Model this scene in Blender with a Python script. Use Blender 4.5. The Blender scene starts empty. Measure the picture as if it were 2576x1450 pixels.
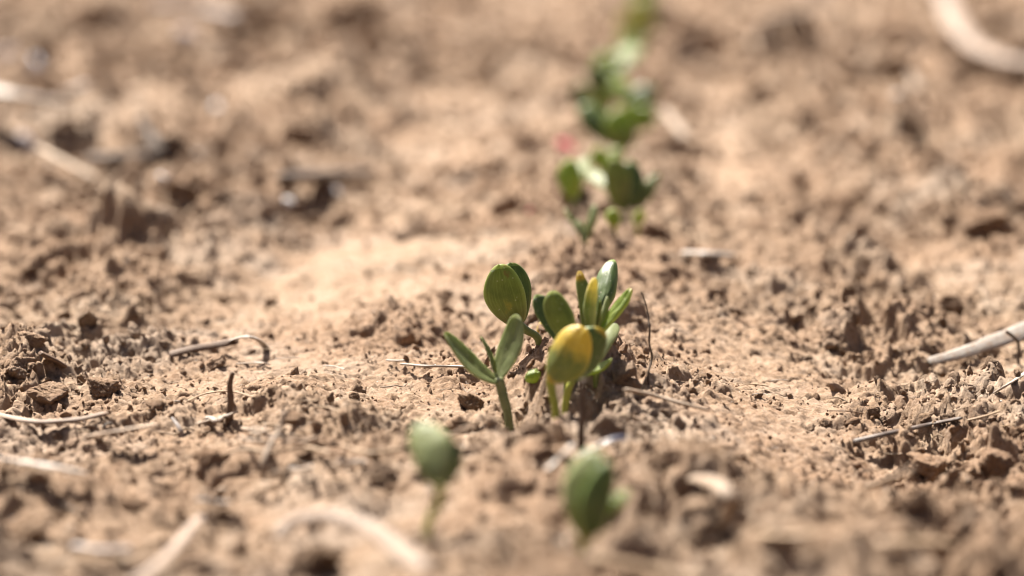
import bpy, bmesh, math, random
import numpy as np
from mathutils import Vector, noise as mnoise

random.seed(7)
RNG = np.random.default_rng(7)
scene = bpy.context.scene
COL = scene.collection

# ------------------------------------------------------------------ camera
CAM_H, LENS, SENSOR = 0.135, 85.0, 36.0
PW, PH = 2576.0, 1450.0                      # working pixel frame of the photograph
FPX = PW * LENS / SENSOR
HORIZON = -200.0
PITCH = math.atan((PH / 2 - HORIZON) / FPX)
FOCUS_Y = 992.0
cam_d = bpy.data.cameras.new('camera')
cam = bpy.data.objects.new('camera', cam_d)
COL.objects.link(cam)
cam_d.lens, cam_d.sensor_width = LENS, SENSOR
cam_d.clip_start, cam_d.clip_end = 0.01, 500
cam.location = (0, 0, CAM_H)
cam.rotation_euler = (math.pi / 2 - PITCH, 0, 0)
FOCUS = CAM_H / math.sin(PITCH + math.atan((FOCUS_Y - PH / 2) / FPX)) * math.cos(math.atan((FOCUS_Y - PH / 2) / FPX))
cam_d.dof.use_dof = True
cam_d.dof.focus_distance = FOCUS
cam_d.dof.aperture_fstop = 7.0
scene.camera = cam

# ------------------------------------------------------------------ light
SUN_AZ, SUN_EL = math.radians(-35), math.radians(59)      # azimuth from +Y towards +X
world = bpy.data.worlds.new('World'); scene.world = world; world.use_nodes = True
wn = world.node_tree.nodes; wl = world.node_tree.links
sky = wn.new('ShaderNodeTexSky'); sky.sky_type = 'NISHITA'; sky.sun_disc = False
sky.sun_elevation, sky.sun_rotation = SUN_EL, SUN_AZ
sky.dust_density = 6.0; sky.air_density = 0.35
wl.new(sky.outputs[0], wn['Background'].inputs[0]); wn['Background'].inputs[1].default_value = 0.05
sun_d = bpy.data.lights.new('sun', 'SUN'); sun_d.energy = 5.0; sun_d.angle = math.radians(0.53)
sun_d.color = (1.0, 0.94, 0.84)
sun = bpy.data.objects.new('sun', sun_d); COL.objects.link(sun)
sdir = Vector((math.sin(SUN_AZ) * math.cos(SUN_EL), math.cos(SUN_AZ) * math.cos(SUN_EL), math.sin(SUN_EL)))
sun.rotation_euler = sdir.to_track_quat('Z', 'Y').to_euler()
sun.location = sdir * 3
scene.view_settings.view_transform = 'Standard'
scene.view_settings.look = 'None'
scene.view_settings.exposure = 2.02
scene.view_settings.gamma = 1.0
scene.cycles.use_denoising = True
scene.cycles.filter_width = 1.0
scene.cycles.max_bounces = 6
scene.cycles.diffuse_bounces = 3
scene.cycles.transparent_max_bounces = 4

# ------------------------------------------------------------------ numpy noise
def hsh(ix, iy, s):
    h = (ix.astype(np.uint32) * np.uint32(374761393) + iy.astype(np.uint32) * np.uint32(668265263) + np.uint32(s * 362437 + 12345))
    h = (h ^ (h >> np.uint32(13))) * np.uint32(1274126177)
    h = h ^ (h >> np.uint32(16))
    return h
def hf(ix, iy, s):
    return (hsh(ix, iy, s) & np.uint32(0xFFFFFF)).astype(np.float32) / np.float32(0xFFFFFF)
def perlin(x, y, s):
    x0 = np.floor(x).astype(np.int64); y0 = np.floor(y).astype(np.int64)
    fx = (x - x0).astype(np.float32); fy = (y - y0).astype(np.float32)
    u = fx * fx * fx * (fx * (fx * 6 - 15) + 10); v = fy * fy * fy * (fy * (fy * 6 - 15) + 10)
    def g(dx, dy):
        a = hf(x0 + dx, y0 + dy, s) * np.float32(6.2831853)
        return np.cos(a) * (fx - dx) + np.sin(a) * (fy - dy)
    a = g(0, 0); b = g(1, 0); c = g(0, 1); d = g(1, 1)
    p = a + u * (b - a); q = c + u * (d - c)
    return (p + v * (q - p)) * 1.5
def domes(x, y, s, dens=1.0):
    """lumps standing out of the surface: the highest of the jittered domes round a point"""
    x0 = np.floor(x).astype(np.int64); y0 = np.floor(y).astype(np.int64)
    out = np.zeros(x.shape, np.float32)
    for dx in (-1, 0, 1):
        for dy in (-1, 0, 1):
            cx, cy = x0 + dx, y0 + dy
            px = (cx + 0.1 + 0.8 * hf(cx, cy, s) - x).astype(np.float32)
            py = (cy + 0.1 + 0.8 * hf(cx, cy, s + 1) - y).astype(np.float32)
            r = 0.28 + 0.5 * hf(cx, cy, s + 2)
            a = hf(cx, cy, s + 3) * np.float32(6.283)
            ca, sa = np.cos(a), np.sin(a)
            qx, qy = np.abs(px * ca + py * sa), np.abs(-px * sa + py * ca) * 1.3
            d = 0.55 * (qx + qy) + 0.5 * np.maximum(qx, qy)
            on = (hf(cx, cy, s + 4) < dens)
            e = np.clip(1 - (d / r) ** 2, 0, 1)
            tilt = 1 + 0.9 * (px * np.cos(a * 3) + py * np.sin(a * 3)) / r
            out = np.maximum(out, on * r * np.sqrt(e) * np.clip(tilt, 0.2, 2))
    return out
def sstep(a, b, x):
    t = np.clip((x - a) / (b - a), 0, 1); return t * t * (3 - 2 * t)

# ------------------------------------------------------------------ pixel rays
CP, SP = math.cos(PITCH), math.sin(PITCH)
def ray(px, py):
    a = (px - PW / 2) / FPX; b = (PH / 2 - py) / FPX
    return Vector((a, CP + b * SP, -SP + b * CP))
def V(px, py, Y):
    """the point at distance Y (along world +Y) seen at a pixel"""
    d = ray(px, py); return Vector((0, 0, CAM_H)) + d * (Y / d.y)
def flat(px, py):
    d = ray(px, py); t = -CAM_H / d.z
    return d.x * t, d.y * t
ROW0, ROWK = 0.0152, 0.056                      # the drill row: x = ROW0 + (y - .521) * ROWK

# patches that are rougher (+) or crusted smooth (-)
PATCH = [(250, 690, 260, 90, .9), (560, 520, 230, 90, 1.0), (740, 340, 110, 45, .9), (150, 60, 300, 60, .8),
         (1280, 230, 110, 50, .8), (1900, 700, 300, 130, .45), (2430, 560, 180, 80, 1.1), (2450, 1200, 260, 90, .45),
         (120, 930, 180, 60, .8), (720, 1050, 90, 50, .6), (600, 1250, 420, 120, .1), (1900, 1330, 380, 110, .15), (1200, 1330, 300, 90, -.35), (150, 1250, 200, 60, -.3), (850, 1120, 120, 40, .5), (1095, 1340, 110, 50, -.6),
         (1440, 1050, 150, 70, .9), (1400, 760, 170, 60, .7), (2090, 830, 220, 80, .55), (420, 430, 300, 40, .6),
         (1540, 580, 160, 40, .6), (1560, 360, 140, 40, .5), (2350, 300, 260, 100, .5), (1000, 860, 120, 40, .4),
         (1000, 640, 220, 110, -.32), (260, 340, 200, 30, -.6), (720, 260, 160, 35, -.7), (1900, 450, 280, 100, -.55),
         (480, 960, 220, 45, -.45), (1850, 950, 200, 50, -.35), (560, 640, 160, 60, -.3), (120, 560, 160, 40, -.4),
         (1150, 120, 110, 50, -.6), (2080, 640, 90, 190, .55), (1750, 180, 80, 60, .3), (900, 130, 200, 50, .4), (2300, 60, 200, 40, .5), (1050, 330, 160, 40, .3), (900, 1000, 180, 50, -.1), (2050, 60, 260, 60, -.4)]
PW_ = []
for (px, py, rx, ry, am) in PATCH:
    x0, y0 = flat(px, py); x1, _ = flat(px + rx, py); _, ya = flat(px, py - ry); _, yb = flat(px, py + ry)
    PW_.append((x0, y0, abs(x1 - x0), abs(ya - yb) / 2, am))
# larger raised lumps and hollows of the seedbed: x px, y px, rx, ry, metres
BUMP = [(250, 720, 260, 90, .007), (560, 560, 220, 60, .006), (90, 930, 170, 40, .006), (250, 985, 90, 18, .005), (2280, 1130, 450, 130, -.014),
        (1420, 1005, 120, 40, .009), (1345, 1075, 60, 20, -.016), (1490, 1085, 50, 20, -.013), (1130, 755, 120, 14, .004), (1400, 735, 160, 25, .005),
        (2440, 540, 180, 40, .010), (2500, 610, 130, 25, -.008), (2090, 850, 160, 45, -.004),
        (700, 1000, 160, 40, .003), (740, 330, 110, 30, .010), (120, 160, 120, 40, -.02), (600, 20, 400, 40, .02), (1280, 210, 130, 30, .010), (1290, 280, 110, 25, -.010),
        (1180, 880, 200, 40, -.003), (2100, 500, 60, 160, -.006), (760, 600, 60, 120, -.005), (900, 1400, 200, 30, .004), (1830, 1350, 150, 24, -.015), (545, 1235, 60, 28, -.014), (430, 1215, 40, 18, -.008), (370, 1380, 110, 18, -.012), (850, 1385, 170, 22, -.018),
        (1720, 1270, 90, 30, .008), (2280, 1300, 130, 22, -.010), (2300, 1400, 160, 16, .008), (1330, 1250, 220, 40, .004), (960, 1190, 90, 30, .007), (640, 1180, 130, 28, .006), (120, 1260, 160, 40, .008), (1130, 740, 140, 8, .005),
        (300, 330, 160, 30, .012), (300, 405, 150, 14, -.012), (820, 445, 130, 12, -.010), (780, 250, 130, 25, .02), (700, 110, 200, 22, -.03), (1150, 110, 120, 25, .03), (1950, 180, 220, 40, .02), (2050, 330, 120, 30, -.02), (2430, 180, 120, 30, -.02), (1900, 440, 260, 60, .008)]
BW_ = []
for (px, py, rx, ry, am) in BUMP:
    x0, y0 = flat(px, py); x1, _ = flat(px + rx, py); _, ya = flat(px, py - ry); _, yb = flat(px, py + ry)
    BW_.append((x0, y0, abs(x1 - x0), abs(ya - yb) / 2, am))

def rough(x, y):
    xr = x - (ROW0 + (y - .521) * ROWK)
    wd = 1 + .6 * np.clip(y - .8, 0, 3)
    strip = np.exp(-((xr + .088 * wd ** .6) / (.036 * wd)) ** 2) + .8 * np.exp(-((xr - .052 * wd ** .6) / (.020 * wd)) ** 2)
    furrow = np.exp(-((xr - .096 * wd ** .6) / (.019 * wd)) ** 2)
    r = .60 + (.40 * sstep(.85, 1.5, y) + .22 * sstep(1.7, 2.6, y)) * (1 - .8 * np.minimum(strip, 1)) + 0.45 * perlin(x / .06, y / .10, 31) + 0.30 * perlin(x / .025, y / .033, 33)
    r = r + .08 * np.exp(-(xr / .03) ** 2) - .34 * np.minimum(strip, 1) + .5 * furrow + .22 * np.exp(-((xr + .16 * wd ** .6) / (.04 * wd)) ** 2)
    for (a, b, ra, rb, am) in PW_:
        r = r + am * np.exp(-(((x - a) / ra) ** 2 + ((y - b) / rb) ** 2))
    return np.clip(r, 0.10, 1.6)
def H(x, y):
    x = np.asarray(x, np.float64); y = np.asarray(y, np.float64)
    far = 1 / (1 + np.maximum(0, np.hypot(x, y) - 6) / 6)
    m = 0.005 * perlin(x / .21, y / .25, 1) + 0.0035 * perlin(x / .09, y / .10, 2) + (0.012 * perlin(x / .8 + 5, y / .8, 3) + .012 * perlin(x / .26 + 5, y / .3, 30)) * sstep(.9, 2.5, y)
    xr = x - (ROW0 + (y - .521) * ROWK)
    m = m + 0.004 * np.exp(-(xr / .03) ** 2) - .006 * np.exp(-((xr - .096) / .02) ** 2) + 0.003 * np.cos(xr / .062) * sstep(.3, .9, y)
    for (a, b, ra, rb, am) in BW_:
        m = m + am * np.exp(-(((x - a) / ra) ** 2 + ((y - b) / rb) ** 2))
    r = rough(x, y)
    wx = x + 0.003 * perlin(x / .008, y / .008, 4) + .0012 * perlin(x / .003, y / .003, 41)
    wy = y + 0.003 * perlin(x / .008, y / .008, 5) + .0012 * perlin(x / .003, y / .003, 51)
    # crusted plates with broken edges
    pn = perlin(wx / .045, wy / .05, 61) + .45 * perlin(wx / .017, wy / .019, 62) + .16 * perlin(wx / .006, wy / .006, 63)
    h = r * .0028 * (sstep(.02, .10, pn) + .7 * sstep(.36, .42, pn) + .7 * sstep(-.34, -.27, pn))
    qn = perlin(wx / .015 + 3, wy / .0165, 64) + .4 * perlin(wx / .0055, wy / .006, 65) + .2 * perlin(x / .002, y / .002, 66)
    h = h + (.15 + .85 * r) * .0015 * (sstep(.12, .22, qn) + .8 * sstep(.5, .58, qn))
    h = h + r * (0.0016 * np.abs(perlin(wx / .019, wy / .021, 6)) * 2 - .001)
    h = h + r * 0.0085 * domes(wx / .021, wy / .021, 60, .30) * sstep(.85, 1.4, r)
    h = h + np.minimum(r, 1.2) * 0.0060 * domes(wx / .0105, wy / .0105, 70, .16) * sstep(.35, .9, r)
    h = h + r * 0.0030 * domes(wx / .0046, wy / .0046, 80, .26)
    h = h + (0.5 + .5 * r) * 0.0013 * domes(wx / .0021, wy / .0021, 90, .40)
    # beyond the tilled strip the clods are coarser
    fr = sstep(.95, 1.7, y)
    h = h + fr * (.030 * domes(wx / .075 + .3, wy / .09, 110, .45) * sstep(1.2, 2.0, y) * sstep(.4, 1.0, r) + .011 * domes(wx / .034, wy / .04, 120, .4) * r * sstep(.6, 1.2, r))
    nr = 1 - sstep(.49, .585, y)
    h = h + nr * (.017 * domes(wx / .036 + .6, wy / .034, 130, .42) + .010 * domes(wx / .018, wy / .017, 140, .35)) * sstep(.25, .7, r + .25)
    # thin drying cracks and pits
    cr = np.abs(perlin(wx / .034 + 9, wy / .034, 7))
    h = h - 0.004 * np.exp(-(cr / .035) ** 2) * sstep(.1, .5, perlin(x / .06, y / .06, 8))
    h = h + 0.0007 * perlin(wx / .0045, wy / .0045, 9) + 0.00075 * perlin(wx / .0018, wy / .0020, 10) * (.6 + .4 * r) + .00040 * perlin(x / .0009, y / .0011, 12) + .0005 * sstep(.25, .4, perlin(x / .0032, y / .0036, 13))
    return m + h * far
def G(px, py, up=0.0):
    """where the ray through a pixel first meets the soil (raised by up)"""
    d = ray(px, py); k = -d.z / d.y
    y0 = CAM_H / max(k, .012); ex = (.045 + up) / max(k, .012)
    ts = np.linspace(max(.3, y0 - ex), y0 + ex, 1500)
    xs, zs = d.x / d.y * ts, CAM_H - k * ts
    below = zs < H(xs, ts) + up
    i = int(np.argmax(below)) if below.any() else len(ts) - 1
    return Vector((xs[i], ts[i], zs[i]))
def ground_z(x, y): return float(H(np.array([x]), np.array([y]))[0])

# ------------------------------------------------------------------ materials
def mat(name):
    m = bpy.data.materials.new(name); m.use_nodes = True
    nt = m.node_tree; b = nt.nodes['Principled BSDF']
    return m, nt, b
def N(nt, t, **kw):
    n = nt.nodes.new(t)
    for k, v in kw.items():
        if k.startswith('i_'): n.inputs[k[2:].replace('_', ' ')].default_value = v
        else: setattr(n, k, v)
    return n
def noise_n(nt, vec, scale, detail=4, rough=.6, dist=0):
    n = N(nt, 'ShaderNodeTexNoise'); n.inputs['Scale'].default_value = scale
    n.inputs['Detail'].default_value = detail; n.inputs['Roughness'].default_value = rough; n.inputs['Distortion'].default_value = dist
    if vec is not None: nt.links.new(vec, n.inputs['Vector'])
    return n.outputs['Fac']
def ramp(nt, fac, stops):
    r = N(nt, 'ShaderNodeValToRGB'); e = r.color_ramp.elements
    while len(e) < len(stops): e.new(.5)
    for k, (p, c) in zip(e, stops): k.position = p; k.color = (*c, 1) if len(c) == 3 else c
    nt.links.new(fac, r.inputs[0]); return r.outputs[0]
def mixc(nt, fac, a, b, mode='MIX'):
    m = N(nt, 'ShaderNodeMix', data_type='RGBA', blend_type=mode)
    for s, v in ((m.inputs[0], fac), (m.inputs[6], a), (m.inputs[7], b)):
        if hasattr(v, 'is_linked'): nt.links.new(v, s)
        else: s.default_value = v if not isinstance(v, tuple) else ((*v, 1) if len(v) == 3 else v)
    return m.outputs[2]
def soil_material(name, k=1.0, obj=False):
    m, nt, b = mat(name)
    tc = N(nt, 'ShaderNodeTexCoord'); geo = N(nt, 'ShaderNodeNewGeometry')
    pos = geo.outputs['Position']
    big = noise_n(nt, pos, 9, 5, .6)
    mid = noise_n(nt, pos, 75, 5, .65)
    fin = noise_n(nt, pos, 620, 4, .7)
    c = ramp(nt, mid, [(.32, (.235 * k, .122 * k, .062 * k)), (.5, (.43 * k, .286 * k, .174 * k)), (.70, (.585 * k, .468 * k, .362 * k))])
    c = mixc(nt, ramp(nt, big, [(.38, (0, 0, 0)), (.60, (.85, .85, .85))]), c, (.365 * k, .205 * k, .108 * k))
    c = mixc(nt, ramp(nt, noise_n(nt, pos, 13, 6, .65, .4), [(.52, (0, 0, 0)), (.66, (.6, .6, .6))]), c, (.61 * k, .506 * k, .412 * k))
    c = mixc(nt, .45, c, ramp(nt, fin, [(.3, (.20 * k, .13 * k, .085 * k)), (.55, (.47 * k, .35 * k, .26 * k)), (.8, (.64 * k, .545 * k, .46 * k))]))
    if obj:
        oi = N(nt, 'ShaderNodeObjectInfo')
        c = mixc(nt, 1.0, c, ramp(nt, oi.outputs['Random'], [(0, (.70, .64, .58)), (.5, (.95, .92, .9)), (1, (1.12, 1.08, 1.04))]), 'MULTIPLY')
    nt.links.new(c, b.inputs['Base Color'])
    b.inputs['Roughness'].default_value = .93
    b.inputs['Specular IOR Level'].default_value = .22
    bp = N(nt, 'ShaderNodeBump'); bp.inputs['Strength'].default_value = 1.0; bp.inputs['Distance'].default_value = .0011 if obj else .00085
    fin2 = noise_n(nt, pos, 800, 6, .8)
    nt.links.new(fin2, bp.inputs['Height']); nt.links.new(bp.outputs[0], b.inputs['Normal'])
    return m
SOIL = soil_material('dry_soil', .55)
CLOD = soil_material('soil_clod', .52, True)
def straw_material(name, c1, c2, c3, rough=.62, spec=.35, trans=0.0):
    c1, c2, c3 = [tuple(v * .52 for v in c) for c in (c1, c2, c3)]
    m, nt, b = mat(name)
    at = N(nt, 'ShaderNodeAttribute', attribute_name='along')
    geo = N(nt, 'ShaderNodeNewGeometry')
    mp = N(nt, 'ShaderNodeMapping'); mp.inputs['Scale'].default_value = (60, 1500, 1500)
    nt.links.new(at.outputs['Vector'], mp.inputs['Vector'])
    f1 = noise_n(nt, mp.outputs[0], 1.0, 4, .65)
    f2 = noise_n(nt, geo.outputs['Position'], 160, 4, .6)
    c = ramp(nt, f1, [(.3, c2), (.52, c1), (.72, c3)])
    c = mixc(nt, ramp(nt, f2, [(.45, (0, 0, 0)), (.72, (.6, .6, .6))]), c, c2)
    f3 = noise_n(nt, geo.outputs['Position'], 420, 5, .7)
    c = mixc(nt, ramp(nt, f3, [(.46, (0, 0, 0)), (.66, (.75 if c1[0] > .13 else .22,) * 3)]), c, (.22, .145, .095))      # clinging dust
    nt.links.new(c, b.inputs['Base Color'])
    b.inputs['Roughness'].default_value = rough; b.inputs['Specular IOR Level'].default_value = spec
    bp = N(nt, 'ShaderNodeBump'); bp.inputs['Strength'].default_value = .8; bp.inputs['Distance'].default_value = .0004
    nt.links.new(f1, bp.inputs['Height']); nt.links.new(bp.outputs[0], b.inputs['Normal'])
    return m
M = {
    'white': straw_material('bleached_straw', (.50, .45, .395), (.36, .29, .23), (.62, .585, .54), .5),
    'tan': straw_material('tan_straw', (.46, .32, .19), (.30, .19, .105), (.58, .45, .30)),
    'pale': straw_material('pale_straw', (.45, .345, .25), (.30, .21, .14), (.55, .455, .355)),
    'dark': straw_material('dark_twig', (.11, .07, .045), (.05, .032, .022), (.24, .17, .12), .7),
    'brown': straw_material('brown_stem', (.20, .115, .065), (.11, .06, .035), (.30, .19, .115), .7),
    'split': straw_material('split_weathered_straw', (.13, .09, .07), (.05, .034, .026), (.62, .57, .53), .55),
    'husk': straw_material('bleached_husk', (.44, .375, .325), (.24, .175, .13), (.56, .505, .47), .6),
    'dull': straw_material('dull_old_straw', (.38, .295, .235), (.25, .175, .125), (.48, .395, .335), .7),
    'grey': straw_material('grey_weathered_straw', (.42, .36, .33), (.20, .155, .135), (.62, .57, .55), .55),
}
def leaf_material(name, g1, g2, rim, yel=(.62, .42, .04), rough=.38, trans=.28, spots=.5):
    g1, g2, rim, yel = [tuple(v * .70 for v in c) for c in (g1, g2, rim, yel)]
    m, nt, b = mat(name)
    geo = N(nt, 'ShaderNodeNewGeometry')
    pos = geo.outputs['Position']
    n1 = noise_n(nt, pos, 240, 5, .6); n2 = noise_n(nt, pos, 900, 3, .6)
    c = ramp(nt, n1, [(.32, g1), (.66, g2)])
    uv = N(nt, 'ShaderNodeAttribute', attribute_name='leaf')          # x along, y across, z yellowing
    sp = N(nt, 'ShaderNodeSeparateXYZ'); nt.links.new(uv.outputs['Vector'], sp.inputs[0])
    ab = N(nt, 'ShaderNodeMath', operation='ABSOLUTE'); nt.links.new(sp.outputs[1], ab.inputs[0])
    c = mixc(nt, ramp(nt, ab.outputs[0], [(.80, (0, 0, 0)), (1.0, (.9, .9, .9))]), c, rim)  # pale blade margin, its colour lifted further to imitate sunlit edges
    # faint veins fanning along the blade
    mp = N(nt, 'ShaderNodeMapping'); mp.inputs['Scale'].default_value = (1.6, 11, 0); nt.links.new(uv.outputs['Vector'], mp.inputs['Vector'])
    vein = noise_n(nt, mp.outputs[0], 1, 3, .6)
    c = mixc(nt, ramp(nt, vein, [(.5, (0, 0, 0)), (.75, (.5, .5, .5))]), c, rim)
    ym = N(nt, 'ShaderNodeMath', operation='MULTIPLY_ADD'); nt.links.new(n1, ym.inputs[0]); ym.inputs[1].default_value = 1.0
    nt.links.new(sp.outputs[2], ym.inputs[2])
    yf = N(nt, 'ShaderNodeMapRange'); nt.links.new(ym.outputs[0], yf.inputs[0])
    yf.inputs[1].default_value, yf.inputs[2].default_value = .74, 1.15
    yc = ramp(nt, n2, [(.3, (yel[0] * .8, yel[1] * .8, yel[2])), (.7, yel)])
    c = mixc(nt, yf.outputs[0], c, yc)
    # dust specks and brown blemishes
    vo = N(nt, 'ShaderNodeTexVoronoi'); vo.inputs['Scale'].default_value = 560; nt.links.new(pos, vo.inputs['Vector'])
    c = mixc(nt, ramp(nt, vo.outputs['Distance'], [(.10, (spots,) * 3), (.17, (0, 0, 0))]), c, (.42, .38, .30))
    bl = noise_n(nt, pos, 330, 3, .5)
    c = mixc(nt, ramp(nt, bl, [(.68, (0, 0, 0)), (.76, (.7, .7, .7))]), c, (.16, .085, .03))
    nt.links.new(c, b.inputs['Base Color'])
    b.inputs['Roughness'].default_value = rough; b.inputs['Specular IOR Level'].default_value = .55
    tr = N(nt, 'ShaderNodeBsdfTranslucent')
    tcol = mixc(nt, 1.0, c, (1.25, 1.35, .55), 'MULTIPLY'); nt.links.new(tcol, tr.inputs[0])
    mx = N(nt, 'ShaderNodeMixShader'); mx.inputs[0].default_value = trans
    nt.links.new(b.outputs[0], mx.inputs[1]); nt.links.new(tr.outputs[0], mx.inputs[2])
    out = nt.nodes['Material Output']; nt.links.new(mx.outputs[0], out.inputs[0])
    bp = N(nt, 'ShaderNodeBump'); bp.inputs['Strength'].default_value = .5; bp.inputs['Distance'].default_value = .0004
    nt.links.new(vein, bp.inputs['Height']); nt.links.new(bp.outputs[0], b.inputs['Normal'])
    return m
M['leaf'] = leaf_material('green_cotyledon', (.13, .165, .032), (.21, .245, .06), (.38, .43, .13), trans=.42)
M['leaf_sheen'] = leaf_material('sheen_green_cotyledon', (.20, .24, .085), (.30, .335, .14), (.46, .49, .24), rough=.48, trans=.42, yel=(.95, .78, .28))  # colour paled to paint in the sky sheen on these leaves
M['leaf_dark'] = leaf_material('dark_green_cotyledon', (.055, .10, .016), (.10, .155, .03), (.25, .33, .08), trans=.3)
M['leaf_bright'] = leaf_material('bright_green_cotyledon', (.20, .28, .045), (.30, .37, .07), (.48, .54, .14), trans=.46)
M['leaf_bean'] = leaf_material('yellowing_cotyledon', (.15, .19, .05), (.29, .31, .09), (.45, .42, .10), yel=(.80, .58, .09), trans=.44, spots=.4)
M['stem'] = leaf_material('green_stem', (.17, .22, .05), (.26, .30, .07), (.30, .33, .09), trans=.2, spots=.1)
M['stem_yellow'] = leaf_material('yellow_green_stem', (.30, .33, .04), (.42, .42, .06), (.42, .42, .08), trans=.25, spots=.1)
M['stem_dark'] = leaf_material('dusky_green_stem', (.13, .16, .06), (.22, .245, .10), (.34, .34, .17), trans=.2, spots=.1)
def plain(name, c, rough=.6, spec=.4, scale=400, var=.25):
    c = tuple(v * .7 for v in c)
    m, nt, b = mat(name)
    geo = N(nt, 'ShaderNodeNewGeometry'); n = noise_n(nt, geo.outputs['Position'], scale, 4, .6)
    c_ = ramp(nt, n, [(.3, tuple(v * (1 - var) for v in c)), (.7, tuple(min(1, v * (1 + var)) for v in c))])
    nt.links.new(c_, b.inputs['Base Color']); b.inputs['Roughness'].default_value = rough; b.inputs['Specular IOR Level'].default_value = spec
    bp = N(nt, 'ShaderNodeBump'); bp.inputs['Strength'].default_value = .4; bp.inputs['Distance'].default_value = .0004
    nt.links.new(n, bp.inputs['Height']); nt.links.new(bp.outputs[0], b.inputs['Normal'])
    return m
M['quartz'] = plain('quartz_grain', (.80, .78, .76), .18, .8)
M['stone_white'] = plain('white_stone', (.66, .63, .62), .45, .5)
M['stone_grey'] = plain('grey_stone', (.36, .31, .31), .6, .4)
M['pink'] = plain('pink_seed_coat', (.70, .16, .17), .55, .4)
M['blue_black'] = plain('blue_black_chip', (.035, .04, .075), .3, .6)

# ------------------------------------------------------------------ mesh helpers
def grid_faces(nr, nc, wrap):
    r = np.arange(nr - 1)[:, None]; c = np.arange(nc if wrap else nc - 1)[None, :]
    c2 = (c + 1) % nc
    return np.stack([r * nc + c, r * nc + c2, (r + 1) * nc + c2, (r + 1) * nc + c], -1).reshape(-1, 4)
def mesh_np(name, verts, quads, smooth=True):
    me = bpy.data.meshes.new(name)
    verts = np.asarray(verts, np.float32); quads = np.asarray(quads, np.int32)
    me.vertices.add(len(verts)); me.vertices.foreach_set('co', verts.ravel())
    me.loops.add(quads.size); me.loops.foreach_set('vertex_index', quads.ravel())
    k = quads.shape[1]
    me.polygons.add(len(quads)); me.polygons.foreach_set('loop_start', np.arange(0, quads.size, k, dtype=np.int32))
    me.polygons.foreach_set('use_smooth', np.full(len(quads), smooth))
    me.update(calc_edges=True); me.validate()
    return me
def link(name, me, material=None, parent=None):
    o = bpy.data.objects.new(name, me); COL.objects.link(o)
    if material is not None and me is not None and not me.materials: me.materials.append(material)
    if parent is not None: o.parent = parent
    return o
def tag(o, label, cat, group=None, kind=None):
    if label: o['label'] = label
    if cat: o['category'] = cat
    if group: o['group'] = group
    if kind: o['kind'] = kind
    return o
def empty(name, loc):
    o = bpy.data.objects.new(name, None); o.empty_display_size = .01; COL.objects.link(o); o.location = loc
    return o
def spline(pts, n):
    pts = [Vector(p) for p in pts]
    if len(pts) == 2: return [pts[0].lerp(pts[1], i / (n - 1)) for i in range(n)]
    P = [pts[0] * 2 - pts[1]] + pts + [pts[-1] * 2 - pts[-2]]
    out = []; m = len(pts) - 1
    for i in range(n):
        t = i / (n - 1) * m; k = min(int(t), m - 1); t -= k
        a, b, c, d = P[k:k + 4]
        out.append(.5 * ((2 * b) + (c - a) * t + (2 * a - 5 * b + 4 * c - d) * t * t + (3 * b - a - 3 * c + d) * t ** 3))
    return out
def sweep(name, pts, width, thick, n=28, up=(0, 0, 1), taper=(1, 1), curl=0.0, jag=.13, nc=14, knots=(), round_end=True, seed=0, attr='along', hollow=False):
    """a stalk, straw or husk: a flattened section run along a path; curl bends the section into a trough"""
    rnd = random.Random(seed * 77 + len(pts)); C = spline(pts, n)
    L = [0]
    for i in range(1, n): L.append(L[-1] + (C[i] - C[i - 1]).length)
    vs, at = [], []
    upv = Vector(up)
    for i in range(n):
        t = (C[min(i + 1, n - 1)] - C[max(i - 1, 0)]).normalized()
        s = t.cross(upv)
        if s.length < 1e-4: s = t.cross(Vector((1, 0, 0)))
        s.normalize(); u = s.cross(t).normalized(); upv = u * .9 + Vector(up) * .1
        f = i / (n - 1); k = taper[0] + (taper[1] - taper[0]) * f
        if round_end:
            e = min(f, 1 - f) * n / .9 + .25
            k *= math.sqrt(max(0.03, 1 - max(0, 1 - e) ** 2))
        for (kp, ks) in knots: k *= 1 + ks * math.exp(-((f - kp) / .03) ** 2)
        k *= 1 + jag * mnoise.noise((L[i] * 260 + seed * 9.1, seed * 3.3, 0))
        for j in range(nc):
            a = 2 * math.pi * j / nc
            x = math.cos(a); y = math.sin(a)
            jx = 1 + jag * .8 * mnoise.noise((L[i] * 160, j * .9, seed * 2.7))
            wob = curl * (x * x) * width * k
            vs.append(C[i] + s * (x * width * .5 * k * jx) + u * (y * thick * .5 * max(k, .15) - wob))
            at.append((L[i] + seed * .37, x * width * .5, y * thick * .5))
    q = grid_faces(n, nc, True)
    me = mesh_np(name, [tuple(v) for v in vs], q)
    bm = bmesh.new(); bm.from_mesh(me); bm.verts.ensure_lookup_table()
    for ring in (range(nc), range((n - 1) * nc, n * nc)):
        bm.faces.new([bm.verts[i] for i in ring])
    bmesh.ops.recalc_face_normals(bm, faces=bm.faces); bm.to_mesh(me); bm.free()
    A = me.attributes.new('along', 'FLOAT_VECTOR', 'POINT'); A.data.foreach_set('vector', np.array(at, np.float32).ravel())
    if attr == 'leaf':
        A = me.attributes.new('leaf', 'FLOAT_VECTOR', 'POINT')
        A.data.foreach_set('vector', np.array([(i // nc / n, 0, 0) for i in range(n * nc)], np.float32).ravel())
    return me
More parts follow.
